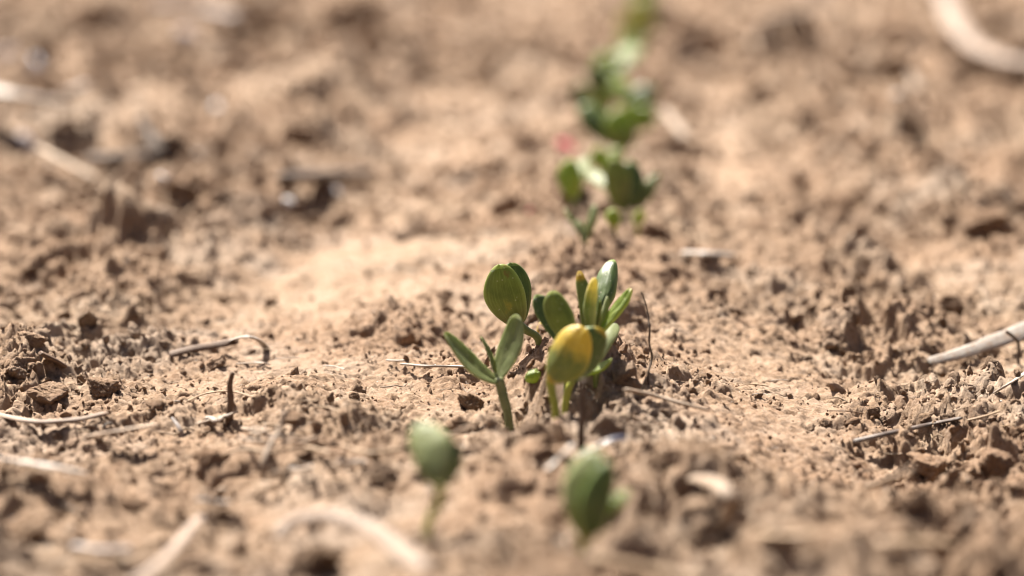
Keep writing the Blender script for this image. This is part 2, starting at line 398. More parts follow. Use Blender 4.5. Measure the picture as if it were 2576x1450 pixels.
def blade(name, base, tip, face, w, th, bend=0, cup=0, shape=1.2, yel=None, nu=34, nv=28, seed=0, tipc=.6):
    """a fleshy cotyledon or young leaf: closed lens-thick blade, obovate outline"""
    base, tip, face = Vector(base), Vector(tip), Vector(face)
    L = tip - base; ax = L.normalized(); n = (face - ax * face.dot(ax)).normalized(); s = ax.cross(n).normalized()
    ll = L.length
    vs, at = [], []
    for i in range(nu):
        u = .5 - .5 * math.cos(math.pi * i / (nu - 1))
        k = max(.0, math.sin(math.pi * min(1, u ** shape))) ** tipc
        k = max(k, .17 * (1 - u) if u < .5 else .015)
        ww = w * .5 * k * (1 + .05 * mnoise.noise((u * 3.1, seed * 5.7, 0)))
        c = base + L * u + n * (bend * ll * 4 * u * (1 - u)) + s * (.03 * ll * math.sin(u * 5 + seed))
        tt = th * .5 * (.35 + .65 * math.sin(math.pi * min(1, .08 + u * .9)) ** .6) * min(1, k * 2.2)
        for j in range(nv):
            a = 2 * math.pi * j / nv; x, y = math.cos(a), math.sin(a)
            yy = math.copysign(abs(y) ** .8, y)
            z = cup * ww * (x * x - .3) + yy * tt - (.12 * th * math.exp(-(x / .12) ** 2) * (1 if y > 0 else -.3))
            z += .10 * th * mnoise.noise((u * 6, x * 3, seed + 11.3))
            vs.append(c + s * (x * ww) + n * z)
            yv = 0 if yel is None else yel(u, x, y)
            at.append((u, x if u < .93 else 1.0, yv))
    me = mesh_np(name, [tuple(v) for v in vs], grid_faces(nu, nv, True))
    bm = bmesh.new(); bm.from_mesh(me); bm.verts.ensure_lookup_table()
    for ring in (range(nv), range((nu - 1) * nv, nu * nv)): bm.faces.new([bm.verts[i] for i in ring])
    bmesh.ops.recalc_face_normals(bm, faces=bm.faces)
    for f in bm.faces: f.smooth = True
    bm.to_mesh(me); bm.free()
    A = me.attributes.new('leaf', 'FLOAT_VECTOR', 'POINT'); A.data.foreach_set('vector', np.array(at, np.float32).ravel())
    return me
def rock(name, seed, sub=3, angular=.75, rough_=.12, squash=.75):
    """an irregular lump: a sphere cut by random planes, then roughened"""
    rnd = random.Random(seed)
    bm = bmesh.new(); bmesh.ops.create_icosphere(bm, subdivisions=sub, radius=1)
    planes = []
    for _ in range(13):
        d = Vector((rnd.gauss(0, 1), rnd.gauss(0, 1), rnd.gauss(0, 1))).normalized(); planes.append((d, rnd.uniform(.42, .85)))
    sx, sy, sz = rnd.uniform(.85, 1.3), rnd.uniform(.75, 1.1), squash * rnd.uniform(.8, 1.1)
    for v in bm.verts:
        d = v.co.normalized(); r = 1.15
        q = d * 1.7 + Vector((seed * 3.1, 0, 0))
        for (p, o) in planes:
            c = d.dot(p)
            if c > .05: r = min(r, o / c)
        r = 1 + angular * (r - 1)
        fb = sum(mnoise.noise(q * f_) * a_ for f_, a_ in ((1, 1.0), (2.6, .7), (6, .55), (13, .45), (27, .3)))
        r *= 1 + rough_ * fb
        v.co = Vector((d.x * r * sx, d.y * r * sy, d.z * r * sz))
    for f in bm.faces: f.smooth = True
    me = bpy.data.meshes.new(name); bm.to_mesh(me); bm.free()
    return me

# ------------------------------------------------------------------ the ground: one sheet, finest round the seedlings
def axis_y():
    ys = [-40, -20, -8, -3, -1.2, -.5, -.2, 0, .1, .18, .24, .29, .33]
    y = .36
    while y < 60:
        ys.append(y)
        if y < .46: d = .0011
        elif y < .80: d = .00052
        elif y < 1.05: d = .00052 + (y - .80) * .0036
        else: d = .0014 + (y - 1.05) * .006 * (1 + .12 * (y - 1.05))
        if y > 6: d = (y - 5) * .35
        y += d
    return np.array(ys)
def axis_u():
    half = [0.0]
    u = 0
    while u < 1.0:
        u += .0022 if u < .62 else .0022 + (u - .62) * .03
        half.append(u)
    half = np.array(half)
    ext = np.array([1.1, 1.3, 1.7, 2.5, 4.5, 9, 20, 50])
    h = np.concatenate([half, ext])
    return np.concatenate([-h[:0:-1], h])
Y = axis_y(); U = axis_u()
wid = np.where(Y < .30, .27, np.where(Y < 6, .10 + .30 * np.maximum(Y, .3) + .08, 2.0 + (Y - 6) * .35))
XX = U[None, :] * wid[:, None]
YY = np.repeat(Y[:, None], len(U), 1)
ZZ = np.empty_like(XX)
for i in range(0, len(Y), 100): ZZ[i:i + 100] = H(XX[i:i + 100], YY[i:i + 100])
ZZ = np.where((Y[:, None] > 6) | (Y[:, None] < .2), ZZ * .5, ZZ)
me = mesh_np('soil_ground', np.stack([XX, YY, ZZ], -1).reshape(-1, 3), grid_faces(len(Y), len(U), False)[:, ::1])
ground = link('soil_ground', me, SOIL)
ground['kind'] = 'structure'
ground['label'] = 'dry crumbly pale brown field soil'
print('ground', len(Y), len(U), len(me.polygons) * 2)

# ------------------------------------------------------------------ scattered stuff (crumbs, quartz, chaff)
def scatter(name, pts, rots, scls, idx, meshes, material, label, cat):
    src = bpy.data.collections.new(name + '_shapes')
    for i, m_ in enumerate(meshes):
        if not m_.materials: m_.materials.append(material)
        o = bpy.data.objects.new('%s_shape_%02d' % (name, i), m_); src.objects.link(o)
    me = bpy.data.meshes.new(name); n = len(pts)
    me.vertices.add(n); me.vertices.foreach_set('co', np.asarray(pts, np.float32).ravel())
    for nm, ty, key, dat in (('rot', 'FLOAT_VECTOR', 'vector', rots), ('scl', 'FLOAT_VECTOR', 'vector', scls)):
        a = me.attributes.new(nm, ty, 'POINT'); a.data.foreach_set(key, np.asarray(dat, np.float32).ravel())
    a = me.attributes.new('idx', 'INT', 'POINT'); a.data.foreach_set('value', np.asarray(idx, np.int32))
    me.update()
    o = link(name, me)
    g = bpy.data.node_groups.new(name, 'GeometryNodeTree')
    g.interface.new_socket('Geometry', in_out='INPUT', socket_type='NodeSocketGeometry')
    g.interface.new_socket('Geometry', in_out='OUTPUT', socket_type='NodeSocketGeometry')
    gi = g.nodes.new('NodeGroupInput'); go = g.nodes.new('NodeGroupOutput')
    ci = g.nodes.new('GeometryNodeCollectionInfo'); ci.inputs[0].default_value = src
    ci.inputs['Separate Children'].default_value = True; ci.inputs['Reset Children'].default_value = True
    ip = g.nodes.new('GeometryNodeInstanceOnPoints'); ip.inputs['Pick Instance'].default_value = True
    def attr(nm, ty):
        k = g.nodes.new('GeometryNodeInputNamedAttribute'); k.data_type = ty; k.inputs[0].default_value = nm
        return k.outputs[0]
    er = g.nodes.new('FunctionNodeEulerToRotation'); g.links.new(attr('rot', 'FLOAT_VECTOR'), er.inputs[0])
    g.links.new(gi.outputs[0], ip.inputs['Points']); g.links.new(ci.outputs[0], ip.inputs['Instance'])
    g.links.new(attr('idx', 'INT'), ip.inputs['Instance Index']); g.links.new(er.outputs[0], ip.inputs['Rotation'])
    g.links.new(attr('scl', 'FLOAT_VECTOR'), ip.inputs['Scale']); g.links.new(ip.outputs[0], go.inputs[0])
    md = o.modifiers.new('scatter', 'NODES'); md.node_group = g
    tag(o, label, cat, kind='stuff')
    return o
def field(n, y0, y1, pw=1.0, spread=(.06, .27)):
    """random places on the seedbed, thinning with distance"""
    f = RNG.random(n) ** pw
    y = y0 * (y1 / y0) ** f
    x = (RNG.random(n) * 2 - 1) * (spread[0] + spread[1] * y)
    return x, y
def place(n, y0, y1, smin, smax, alpha, sink, keep_rough=True, pw=1.0):
    x, y = field(n, y0, y1, pw)
    r = rough(x, y)
    if keep_rough:
        k = RNG.random(n) < np.clip(.03 + .85 * r, 0, 1); x, y, r = x[k], y[k], r[k]
    q = RNG.random(len(x))
    s = smin * (1 - q * (1 - (smin / smax) ** alpha)) ** (-1 / alpha)
    z = H(x, y) + s * sink
    return np.stack([x, y, z], 1), s
def scls3(s, lo=.75, hi=1.3): return s[:, None] * RNG.uniform(lo, hi, (len(s), 3))
crumbs = [rock('crumb_shape', 100 + i, 3, 1.0, .20, .7) for i in range(14)]
P1, S1 = place(80000, .42, 1.1, .00036, .0024, 2.2, .1)
P2, S2 = place(110000, 1.0, 5.0, .0011, .010, 2.2, .05)
P3, S3 = place(700, .36, 1.3, .0022, .0042, 1.6, -.1)
P4, S4 = place(45000, 1.9, 7.0, .0028, .020, 2.0, .1)
PP = np.concatenate([P1, P2, P3, P4]); SS = np.concatenate([S1, S2, S3, S4])
scatter('soil_crumbs', PP, RNG.uniform(0, 6.28, (len(PP), 3)), scls3(SS), RNG.integers(0, len(crumbs), len(PP)), crumbs, CLOD,
        'fine loose crumbs of dry brown soil strewn over the seedbed', 'soil crumbs')
grit = [rock('grit_shape', 300 + i, 1, 1, .1, .8) for i in range(4)]
PQ, SQ = place(900, .38, 2.2, .00012, .0006, 1.8, .6, False)
scatter('quartz_grit', PQ, RNG.uniform(0, 6.28, (len(PQ), 3)), scls3(SQ), RNG.integers(0, len(grit), len(PQ)), grit, M['quartz'],
        'tiny glinting white quartz grains in the soil', 'grit')
def fibre(i):
    rnd = random.Random(900 + i); p = [Vector((-.5, 0, 0))]
    k = 5
    for j in range(1, k): p.append(Vector((-.5 + j / (k - 1), rnd.uniform(-.12, .12), rnd.uniform(-.05, .12))))
    w = rnd.uniform(.025, .09)
    return sweep('fibre_shape', p, w, w * rnd.uniform(.3, 1), 12, jag=.2, nc=6, seed=i, taper=(1, rnd.uniform(.3, 1)))
fib = [fibre(i) for i in range(12)]
for i, f in enumerate(fib): f.materials.append(M[['pale', 'tan', 'white', 'pale', 'brown', 'tan'][i % 6]])
PF, SF = place(3600, .37, 1.5, .0022, .012, 1.5, .0, False)
PF[:, 2] += .0005
rt = RNG.normal(0, .22, (len(PF), 3)); rt[:, 2] = RNG.uniform(0, 6.28, len(PF))
scatter('chaff', PF, rt, SF[:, None] * np.ones(3), RNG.integers(0, len(fib), len(PF)), fib, M['pale'],
        'fine fibres and broken chaff mixed into the dry soil', 'chaff')

# ------------------------------------------------------------------ seedlings
def yfun(tip=None, base=None, patch=None, allv=0.0):
    def f(u, x, y):
        v = allv
        if tip: v = max(v, min(1, max(0, (u - tip[0]) / (tip[1] - tip[0]))) * tip[2])
        if base: v = max(v, min(1, max(0, (base[0] - u) / base[0])) * base[1])
        if patch: v = max(v, patch[3] * math.exp(-((u - patch[0]) ** 2 + ((x - patch[1]) * .5) ** 2) / patch[2] ** 2))
        return v
    return f
SEEDN = [0]
def seedling(label, basepx, stem, leaves, cat='seedling', stem_w=20, stem_mat='stem', group='seedlings in the drill row'):
    """stem: [(px, py, dY)...] from the soil up; leaves: dicts b=(px,py,dY) t=(px,py,dY) w=px"""
    g = G(*basepx); Yd = g.y
    root = empty('seedling', g); tag(root, label, cat, group)
    loc = g
    def W(p): return V(p[0], p[1], Yd + (p[2] if len(p) > 2 else 0)) - loc
    m = Yd / FPX * (1.30 if Yd > 1.2 else 1.0)
    SEEDN[0] += 1; sd = SEEDN[0]
    far_tone = {'leaf': 'leaf_bright'} if Yd > 1.0 else {}  # brighter green on distant leaves paints highlights between the dark gaps
    if stem:
        pts = [Vector((0, 0, -.004)), *[W(p) for p in stem]]
        link('stem', sweep('stem', pts, stem_w * m, stem_w * m * .9, 26, jag=.10, taper=(.85, 1.0), seed=sd, attr='leaf', up=(0, -1, .2)), M[stem_mat], root)
    for i, l in enumerate(leaves):
        w = l['w'] * m
        me = blade(l.get('n', 'cotyledon'), W(l['b']), W(l['t']), l.get('f', (0, -1, .3)), w, l.get('th', .0019), l.get('bend', .04), l.get('cup', -.15),
                   l.get('shape', 1.2), l.get('y'), seed=sd * 3 + i, tipc=l.get('tipc', .52))
        o = link(l.get('n', 'cotyledon'), me, M[far_tone.get(l.get('m', 'leaf'), l.get('m', 'leaf'))], root)
        if 'lab' in l: o['label'] = l['lab']
    return root
# in the focal cluster
seedling('slender seedling with two grey-green seed leaves in an open V, left of the yellow bean', (1285, 1082),
         [(1278, 1045), (1266, 1000), (1254, 950)],
         [dict(b=(1256, 965), t=(1116, 842, -.006), w=70, f=(.45, -.5, .75), m='leaf_sheen', bend=-.05, cup=.2, th=.0014, shape=1.05),
          dict(b=(1252, 968), t=(1298, 790, .004), w=72, f=(-.45, -.7, .55), m='leaf_sheen', bend=-.06, cup=.15, th=.0014),
          dict(n='true_leaf', b=(1246, 940), t=(1210, 846, .003), w=15, f=(.6, -.6, .4), m='leaf_sheen', th=.0008),
          dict(n='true_leaf', b=(1250, 940), t=(1222, 858, .006), w=13, f=(-.6, -.6, .4), m='leaf_bright', th=.0008)],
         stem_w=25, stem_mat='stem_dark')
seedling('seedling with a fat yellow bean-shaped seed leaf, in front of the cluster', (1400, 1047),
         [(1397, 1030), (1388, 985), (1386, 945), (1400, 925, -.002)],
         [dict(b=(1385, 962, -.003), t=(1474, 826, -.004), w=112, f=(-.30, -.93, .22), m='leaf_bean', bend=.05, cup=-.25, th=.0030, shape=1.08, tipc=.5,
               y=yfun(tip=(.25, .85, .80), base=(.12, .7)), lab='large yellow seed leaf turning green at its lower left'),
          dict(b=(1404, 955, .003), t=(1520, 832, .001), w=112, f=(.45, -.85, .25), m='leaf_dark', bend=.04, cup=-.25, th=.0030, shape=1.08, tipc=.5,
               y=yfun(tip=(.90, 1.0, 1.0)), lab='dark green seed leaf with an orange rim')],
         stem_w=24, stem_mat='stem_yellow')
seedling('seedling with shiny pale seed leaves half hidden behind the yellow bean', (1420, 1040),
         [(1424, 1010), (1436, 965), (1462, 925, .006)],
         [dict(b=(1498, 918, .006), t=(1540, 814, .024), w=66, f=(-.2, -.5, .84), m='leaf_sheen', bend=.06, cup=-.25, th=.0018),
          dict(b=(1452, 945, .006), t=(1540, 903, .002), w=36, f=(.2, -.45, .9), m='leaf_bright', bend=-.08, cup=.2, th=.0016)],
         stem_w=20, stem_mat='stem_yellow')
seedling('seedling with two dark speckled oval seed leaves leaning left behind the yellow bean', (1425, 975),
         [(1425, 930), (1420, 880), (1418, 845)],
         [dict(b=(1418, 868, .003), t=(1352, 740, .008), w=66, f=(.25, -.85, .35), m='leaf_dark', bend=-.03, cup=.15, th=.0015),
          dict(b=(1428, 872, -.003), t=(1392, 731, -.004), w=74, f=(-.35, -.88, .3), m='leaf', bend=.05, cup=-.25, th=.0018)],
         stem_w=18)
seedling('seedling with a narrow yellow-tipped seed leaf and a light green one spreading right', (1500, 962),
         [(1500, 920), (1497, 870), (1498, 835)],
         [dict(b=(1488, 850, -.002), t=(1491, 698, -.004), w=36, f=(-.55, -.8, .15), m='leaf_sheen', bend=.03, cup=-.2, th=.0030, tipc=.5, y=yfun(tip=(.5, .9, .75))),
          dict(b=(1506, 845), t=(1586, 724, .002), w=36, f=(-.5, -.6, .6), m='leaf_bright', bend=-.04, cup=.2, th=.0022, tipc=.45, y=yfun(tip=(.88, 1, .6))),
          dict(n='true_leaf', b=(1503, 838), t=(1528, 745, .004), w=18, f=(.4, -.8, .4), m='leaf_sheen', th=.0008),
          dict(n='true_leaf', b=(1500, 838), t=(1512, 755, -.002), w=15, f=(-.6, -.7, .3), m='leaf', th=.0008)],
         stem_w=18)
seedling('seedling with orange-tipped upright leaf and fat dark leaf, back of the cluster', (1485, 925),
         [(1485, 880), (1483, 825)],
         [dict(b=(1476, 838), t=(1461, 681, .003), w=38, f=(-.2, -.95, .15), m='leaf', bend=.04, cup=-.2, th=.0018, tipc=.5, y=yfun(tip=(.80, .92, 1.0))),
          dict(b=(1492, 812, .012), t=(1548, 654, .024), w=62, f=(-.35, -.75, .35), m='leaf_dark', bend=.05, cup=-.3, th=.0032)],
         stem_w=16)
seedling('seedling with two broad oval leaves pressed together on a bent stem, back left', (1362, 858),
         [(1352, 850), (1325, 832), (1300, 812)],
         [dict(b=(1296, 822), t=(1252, 666, -.003), w=106, f=(-.18, -.97, .1), m='leaf', bend=.03, cup=-.2, th=.0026, tipc=.5, shape=1.0, y=yfun(patch=(.45, .1, .25, .30))),
          dict(b=(1302, 820, .004), t=(1280, 662, .005), w=102, f=(.2, -.95, .1), m='leaf_dark', bend=-.02, cup=.1, th=.0026, tipc=.5, shape=1.0)],
         stem_w=22)
seedling('small bright green seedling hump just breaking the soil beside the yellow bean', (1345, 950), [],
         [dict(b=(1322, 953, -.001), t=(1370, 945, .001), w=34, f=(0, -.5, .85), m='leaf_bright', bend=.12, cup=-.3, th=.0035, tipc=.45, shape=.9)])
seedling('tiny pale yellow seed leaf lying on soil behind the open V seedling', (1362, 835), [],
         [dict(b=(1350, 838), t=(1378, 806, .002), w=22, f=(-.2, -.8, .5), m='leaf_bean', th=.0016, y=yfun(allv=.8))])
# blurred, nearest the camera
seedling('blurred pale-tipped seedling nearest the lens on the left', (1068, 1345),
         [(1078, 1318), (1100, 1270), (1112, 1215)],
         [dict(b=(1118, 1225), t=(1052, 1064, .010), w=112, f=(-.40, -.72, .55), m='leaf_sheen', bend=.05, cup=-.15, th=.0030, tipc=.5, shape=1.15),
          dict(b=(1122, 1222, .004), t=(1124, 1098, .006), w=84, f=(.45, -.85, .2), m='leaf_dark', bend=.02, cup=-.1, th=.0024, tipc=.5, shape=1.15)],
         stem_w=26, stem_mat='stem_yellow')
seedling('blurred dark green seedling nearest the lens on the right', (1468, 1385),
         [(1468, 1365), (1474, 1335)],
         [dict(b=(1470, 1360), t=(1492, 1130, .004), w=132, f=(-.25, -.9, .35), m='leaf_sheen', bend=.06, cup=-.25, th=.0028, tipc=.5, shape=1.0, y=yfun(base=(.2, .6))),
          dict(b=(1480, 1352, -.004), t=(1526, 1158, -.002), w=92, f=(.4, -.9, .1), m='leaf_dark', bend=.02, cup=-.1, th=.0026, tipc=.5, shape=1.0),
          dict(n='true_leaf', b=(1520, 1300, .006), t=(1580, 1232, .008), w=38, f=(.3, -.4, .85), m='leaf_bright', th=.0012)],
         stem_w=30, stem_mat='stem_yellow')
# further up the row
seedling('narrow pale upright seedling, first beyond the focal cluster', (1472, 620),
         [(1472, 612), (1474, 600)],
         [dict(b=(1476, 612), t=(1496, 515, .004), w=26, f=(-.4, -.8, .4), m='leaf_sheen', th=.0018), dict(b=(1470, 614), t=(1456, 555, .004), w=24, f=(.3, -.7, .6), m='leaf_sheen', th=.0016),
          dict(b=(1466, 610), t=(1422, 525, .008), w=14, f=(.3, -.7, .5), m='leaf', th=.0014)], stem_w=12)
seedling('seedling with a broad olive seed leaf, left side of the blurred row', (1438, 535),
         [(1438, 515), (1436, 498)],
         [dict(b=(1436, 505), t=(1434, 400), w=66, f=(-.3, -.9, .3), m='leaf', bend=.05, th=.003, tipc=.5, y=yfun(allv=.22)),
          dict(b=(1442, 505, .005), t=(1474, 396, .035), w=52, f=(-.24, -.43, .87), m='leaf_sheen', bend=.05, th=.003)], stem_w=14)
seedling('big dark seedling with spreading leaves, right side of the blurred row', (1575, 555),
         [(1574, 540), (1570, 520)],
         [dict(b=(1566, 530), t=(1540, 395), w=70, f=(-.3, -.9, .3), m='leaf', bend=.05, th=.003), dict(b=(1575, 530), t=(1592, 405, .004), w=72, f=(.3, -.9, .2), m='leaf_dark', bend=.05, th=.003),
          dict(b=(1590, 530), t=(1660, 440, .006), w=36, f=(.2, -.7, .6), m='leaf', th=.002), dict(b=(1556, 500, .004), t=(1482, 425, .03), w=42, f=(-.24, -.43, .87), m='leaf_sheen', th=.002)], stem_w=16)
seedling('pale yellow-green seedling pushing up below the dark spreading one', (1545, 580), [(1545, 575), (1545, 568)],
         [dict(b=(1545, 575), t=(1540, 525), w=40, f=(0, -.8, .5), m='leaf_bright', th=.004, y=yfun(allv=.35))], stem_w=14, stem_mat='stem_yellow')
seedling('pale yellow-green sprout at the right foot of the dark spreading seedling', (1605, 580), [(1605, 575), (1604, 565)],
         [dict(b=(1602, 572), t=(1612, 528), w=32, f=(0, -.8, .5), m='leaf_bright', th=.003, y=yfun(allv=.3))], stem_w=12, stem_mat='stem_yellow')
seedling('seedling with one dark and one light leaf halfway up the blurred row', (1560, 395),
         [(1560, 385), (1560, 370)],
         [dict(b=(1556, 375), t=(1466, 262, .01), w=56, f=(-.2, -.8, .5), m='leaf_dark', bend=.05, th=.003), dict(b=(1562, 380), t=(1560, 272, .004), w=64, f=(.2, -.7, .6), m='leaf', bend=.06, th=.003),
          dict(b=(1568, 382), t=(1590, 320), w=34, f=(.4, -.8, .3), m='leaf_bright', th=.002)], stem_w=14)
seedling('small dark seedling left of the leaf with a horizontal blade in the blurred row', (1468, 300),
         [(1468, 290), (1466, 275)],
         [dict(b=(1468, 280), t=(1452, 210), w=34, f=(-.3, -.8, .4), m='leaf_dark', th=.003), dict(b=(1472, 280), t=(1490, 215, .004), w=24, f=(.4, -.5, .7), m='leaf_sheen', th=.003)], stem_w=10)
seedling('seedling with a horizontal dark blade to the right in the blurred row', (1588, 300),
         [(1588, 288), (1585, 262)],
         [dict(b=(1570, 262), t=(1655, 232, -.004), w=48, f=(.1, -.85, .45), m='leaf_dark', bend=.06, th=.003, shape=.8), dict(b=(1585, 262), t=(1545, 200, .01), w=44, f=(-.3, -.7, .6), m='leaf', th=.003)], stem_w=12)
seedling('seedling with a round glinting pale leaf near the top of the row', (1545, 225),
         [(1545, 215), (1545, 200)],
         [dict(b=(1544, 208), t=(1508, 138, .01), w=54, f=(-.2, -.85, .4), m='leaf', bend=.05, th=.003), dict(b=(1550, 190), t=(1585, 112, .055), w=60, f=(-.24, -.43, .87), m='leaf_sheen', bend=.03, th=.003, tipc=.5),
          dict(b=(1540, 205, .01), t=(1560, 140, .02), w=44, f=(.3, -.85, .3), m='leaf_dark', th=.003)], stem_w=12)
seedling('yellow-green seedling at the top edge of the row', (1600, 115),
         [(1600, 105), (1602, 85)],
         [dict(b=(1602, 92), t=(1585, 22), w=62, f=(-.2, -.8, .5), m='leaf_bright', th=.004, y=yfun(allv=.4)), dict(b=(1604, 92), t=(1636, 20, .01), w=56, f=(.3, -.8, .4), m='leaf_bright', th=.004, y=yfun(allv=.35)),
          dict(b=(1606, 70, .01), t=(1618, -10, .02), w=30, f=(0, -.8, .4), m='leaf', th=.003)], stem_w=10)
seedling('dim green seedling cut by the top edge of the photo', (1618, 40),
         [(1618, 30), (1618, 15)],
         [dict(b=(1618, 20), t=(1600, -45), w=36, f=(-.2, -.8, .5), m='leaf', th=.004), dict(b=(1620, 20), t=(1645, -40), w=34, f=(.3, -.8, .5), m='leaf_bright', th=.004)], stem_w=10)

seedling('olive seedling filling the gap between the dark spreading one and the two-leaf one', (1530, 455), [(1530, 445), (1528, 425)],
         [dict(b=(1526, 440), t=(1500, 370), w=46, f=(-.3, -.8, .5), m='leaf', th=.003), dict(b=(1532, 440), t=(1560, 372, .006), w=44, f=(.3, -.6, .7), m='leaf_bright', th=.003)], stem_w=10)
seedling('leafy green seedling right of the two-leaf one in the blurred row', (1600, 345), [(1600, 335), (1600, 318)],
         [dict(b=(1598, 330), t=(1578, 258), w=42, f=(-.3, -.8, .5), m='leaf_bright', th=.003), dict(b=(1604, 330), t=(1632, 262, .006), w=46, f=(.3, -.7, .6), m='leaf', th=.003)], stem_w=10)
seedling('dark leafy seedling just below the glinting pale leaf', (1520, 292), [(1520, 275), (1520, 240)],
         [dict(b=(1512, 290), t=(1528, 208), w=46, f=(-.24, -.6, .75), m='leaf', th=.003), dict(b=(1518, 245), t=(1495, 165), w=44, f=(-.3, -.8, .5), m='leaf_dark', th=.003), dict(b=(1524, 245), t=(1560, 180, .006), w=46, f=(.3, -.7, .6), m='leaf', th=.003)], stem_w=10)
seedling('small olive seedling between the glinting leaf and the top edge one', (1580, 165), [(1580, 155), (1582, 140)],
         [dict(b=(1580, 150), t=(1562, 85), w=36, f=(-.3, -.8, .5), m='leaf', th=.003), dict(b=(1584, 150), t=(1612, 80, .01), w=38, f=(.3, -.7, .6), m='leaf_bright', th=.003, y=yfun(allv=.15))], stem_w=10)

# ------------------------------------------------------------------ straw, twigs and husks one can point to
SN = [0]; RIDGE = []
def lay(name, label, cat, pts, w, m='pale', th=.35, up=(0, 0, 1), lift=.0004, group='dry plant litter', **kw):
    """a piece lying on the soil: pts are (px, py[, height above soil])"""
    SN[0] += 1
    P = [G(p[0], p[1], lift + (p[2] if len(p) > 2 else 0)) for p in pts]
    mm = P[len(P) // 2].y / FPX
    c = P[0].copy()
    me = sweep(name, [p - c for p in P], w * mm, w * mm * th, kw.pop('n', 32), up=up, seed=SN[0], **kw)
    o = link(name, me, M[m]); o.location = c
    tag(o, label, cat, group)
    return o
def stand(name, label, cat, base, pts, w, m='brown', th=.9, group='dry plant litter', extra=(), **kw):
    """a piece standing up from the soil: pts are (px, py, dY)"""
    SN[0] += 1
    g = G(*base); mm = g.y / FPX
    P = [Vector((0, 0, -.003))] + [V(p[0], p[1], g.y + (p[2] if len(p) > 2 else 0)) - g for p in pts]
    me = sweep(name, P, w * mm, w * mm * th, kw.pop('n', 40), up=(0, -1, .1), seed=SN[0], **kw)
    if extra:
        root = empty(name, g); link('stalk', me, M[m], root)
        for (nm, q, w2) in extra:
            link(nm, sweep(nm, [V(p[0], p[1], g.y + (p[2] if len(p) > 2 else 0)) - g for p in q], w2 * mm, w2 * mm, 12, up=(0, -1, .1), jag=.2, nc=6, taper=(1, .3), seed=SN[0]), M[m], root)
    else:
        root = link(name, me, M[m]); root.location = g
    tag(root, label, cat, group)
    return root

stand('dead_rootlet', 'thin dark wiry rootlet standing upright right of the seedling cluster', 'rootlet', (1632, 968),
      [(1631, 940), (1640, 900, .002), (1633, 865), (1634, 830, -.002), (1630, 795), (1624, 765, .001), (1613, 735)], 5.5, 'dark', 1, jag=.35, n=70, nc=7, taper=(1.2, .6),
      extra=[('side_root', [(1625, 768), (1615, 765), (1602, 758)], 3), ('side_root', [(1633, 850), (1622, 848)], 2.5), ('side_root', [(1637, 905), (1626, 918)], 2.5), ('side_root', [(1628, 790), (1622, 784)], 2.5)])
stand('twig_stub', 'short dark brown twig stub poking upright out of the soil, left', 'twig', (577, 1058),
      [(577, 1040), (580, 1005), (578, 970), (586, 936)], 20, 'brown', .8, jag=.15, taper=(1.2, .6), knots=((.55, .15),))
stand('dry_stalk', 'blurred dark dead stem standing in front of the yellow bean', 'stalk', (1462, 1125),
      [(1462, 1090), (1466, 1040), (1464, 1000), (1468, 955)], 22, 'dark', .8, jag=.15, taper=(1.1, .7))
stand('dark_stick', 'dark blurred stick leaning left in the far left soil', 'stick', (410, 400), [(400, 380), (375, 340, .01), (350, 295, .02)], 42, 'dark', .8, taper=(1.1, .5))
stand('bent_straw', 'thin pale bent straw sticking up in the left foreground', 'straw', (668, 1200), [(662, 1170), (680, 1120, .004), (704, 1080, .008), (716, 1035, .01)], 15, 'pale', .7, jag=.12)
stand('grey_shard', 'small grey shard tilted up in the left foreground', 'shard', (462, 1100), [(455, 1085), (432, 1050, .004)], 18, 'grey', .4, taper=(1, .4))
stand('dark_twig', 'forked dark twig crossing the white straw at the right edge', 'twig', (2562, 920), [(2562, 895), (2560, 860), (2530, 833)], 8, 'dark', .9, jag=.2, extra=[('side_twig', [(2560, 862), (2576, 850), (2590, 846)], 6)])
lay('leaf_strip', 'long brown withered leaf strip trailing left of the curled white husk', 'leaf strip', [(425, 893), (480, 878, .001), (545, 866, .003), (600, 855, .006)], 22, 'brown', .12, up=(0, -.7, .7), curl=.12)
lay('curled_husk', 'curled silvery white husk arched on the soil, left of the cluster', 'husk', [(560, 868, .002), (590, 852, .006), (625, 845, .009), (655, 856, .005), (672, 876, .0)], 20, 'white', .16, curl=.25, taper=(.7, 1))
lay('straw', 'dark split straw with a white edge lying slanted on the right', 'straw', [(2146, 1112, .002), (2230, 1092, .004), (2330, 1070, .005), (2420, 1052, .005)], 22, 'split', .6, jag=.12, taper=(1, .7))
lay('straw', 'grey-brown straw right of the seedling cluster beside the rootlet', 'straw', [(1570, 980, .005), (1640, 994, .005), (1720, 1016, .004), (1785, 1032, .002)], 20, 'pale', .6, jag=.12, taper=(1, .55))
lay('straw', 'bright white blurred straw at the right edge', 'straw', [(2335, 910, .001), (2420, 888, .003), (2500, 860, .005), (2600, 822, .006)], 46, 'white', .25, up=(0, -.75, .65), taper=(.5, 1.1))
lay('straw', 'pale straw at the right edge below the bright white one', 'straw', [(2500, 990, .002), (2545, 962, .003), (2600, 925, .003)], 20, 'white', .4, taper=(.6, 1))
lay('straw', 'thin tan straw on the soil just above the slanted dark straw', 'straw', [(2432, 1058, .002), (2475, 1048, .002), (2515, 1035, .002)], 9, 'tan', .6)
lay('straw', 'thin cream straw lying level left of the open V seedling', 'straw', [(1008, 916, .002), (1070, 921, .002), (1130, 922, .002), (1195, 924, .002)], 9, 'white', .7)
lay('straw', 'pale blurred straw slanting up beside the front left seedling', 'straw', [(1080, 1112, .002), (1150, 1088, .005), (1245, 1042, .011)], 17, 'pale', .6, taper=(.8, 1))
lay('straw', 'long pale straw lying in the left edge foreground', 'straw', [(-20, 1040, .001), (80, 1060, .001), (180, 1058, .002), (270, 1040, .002)], 24, 'dull', .5, jag=.3)
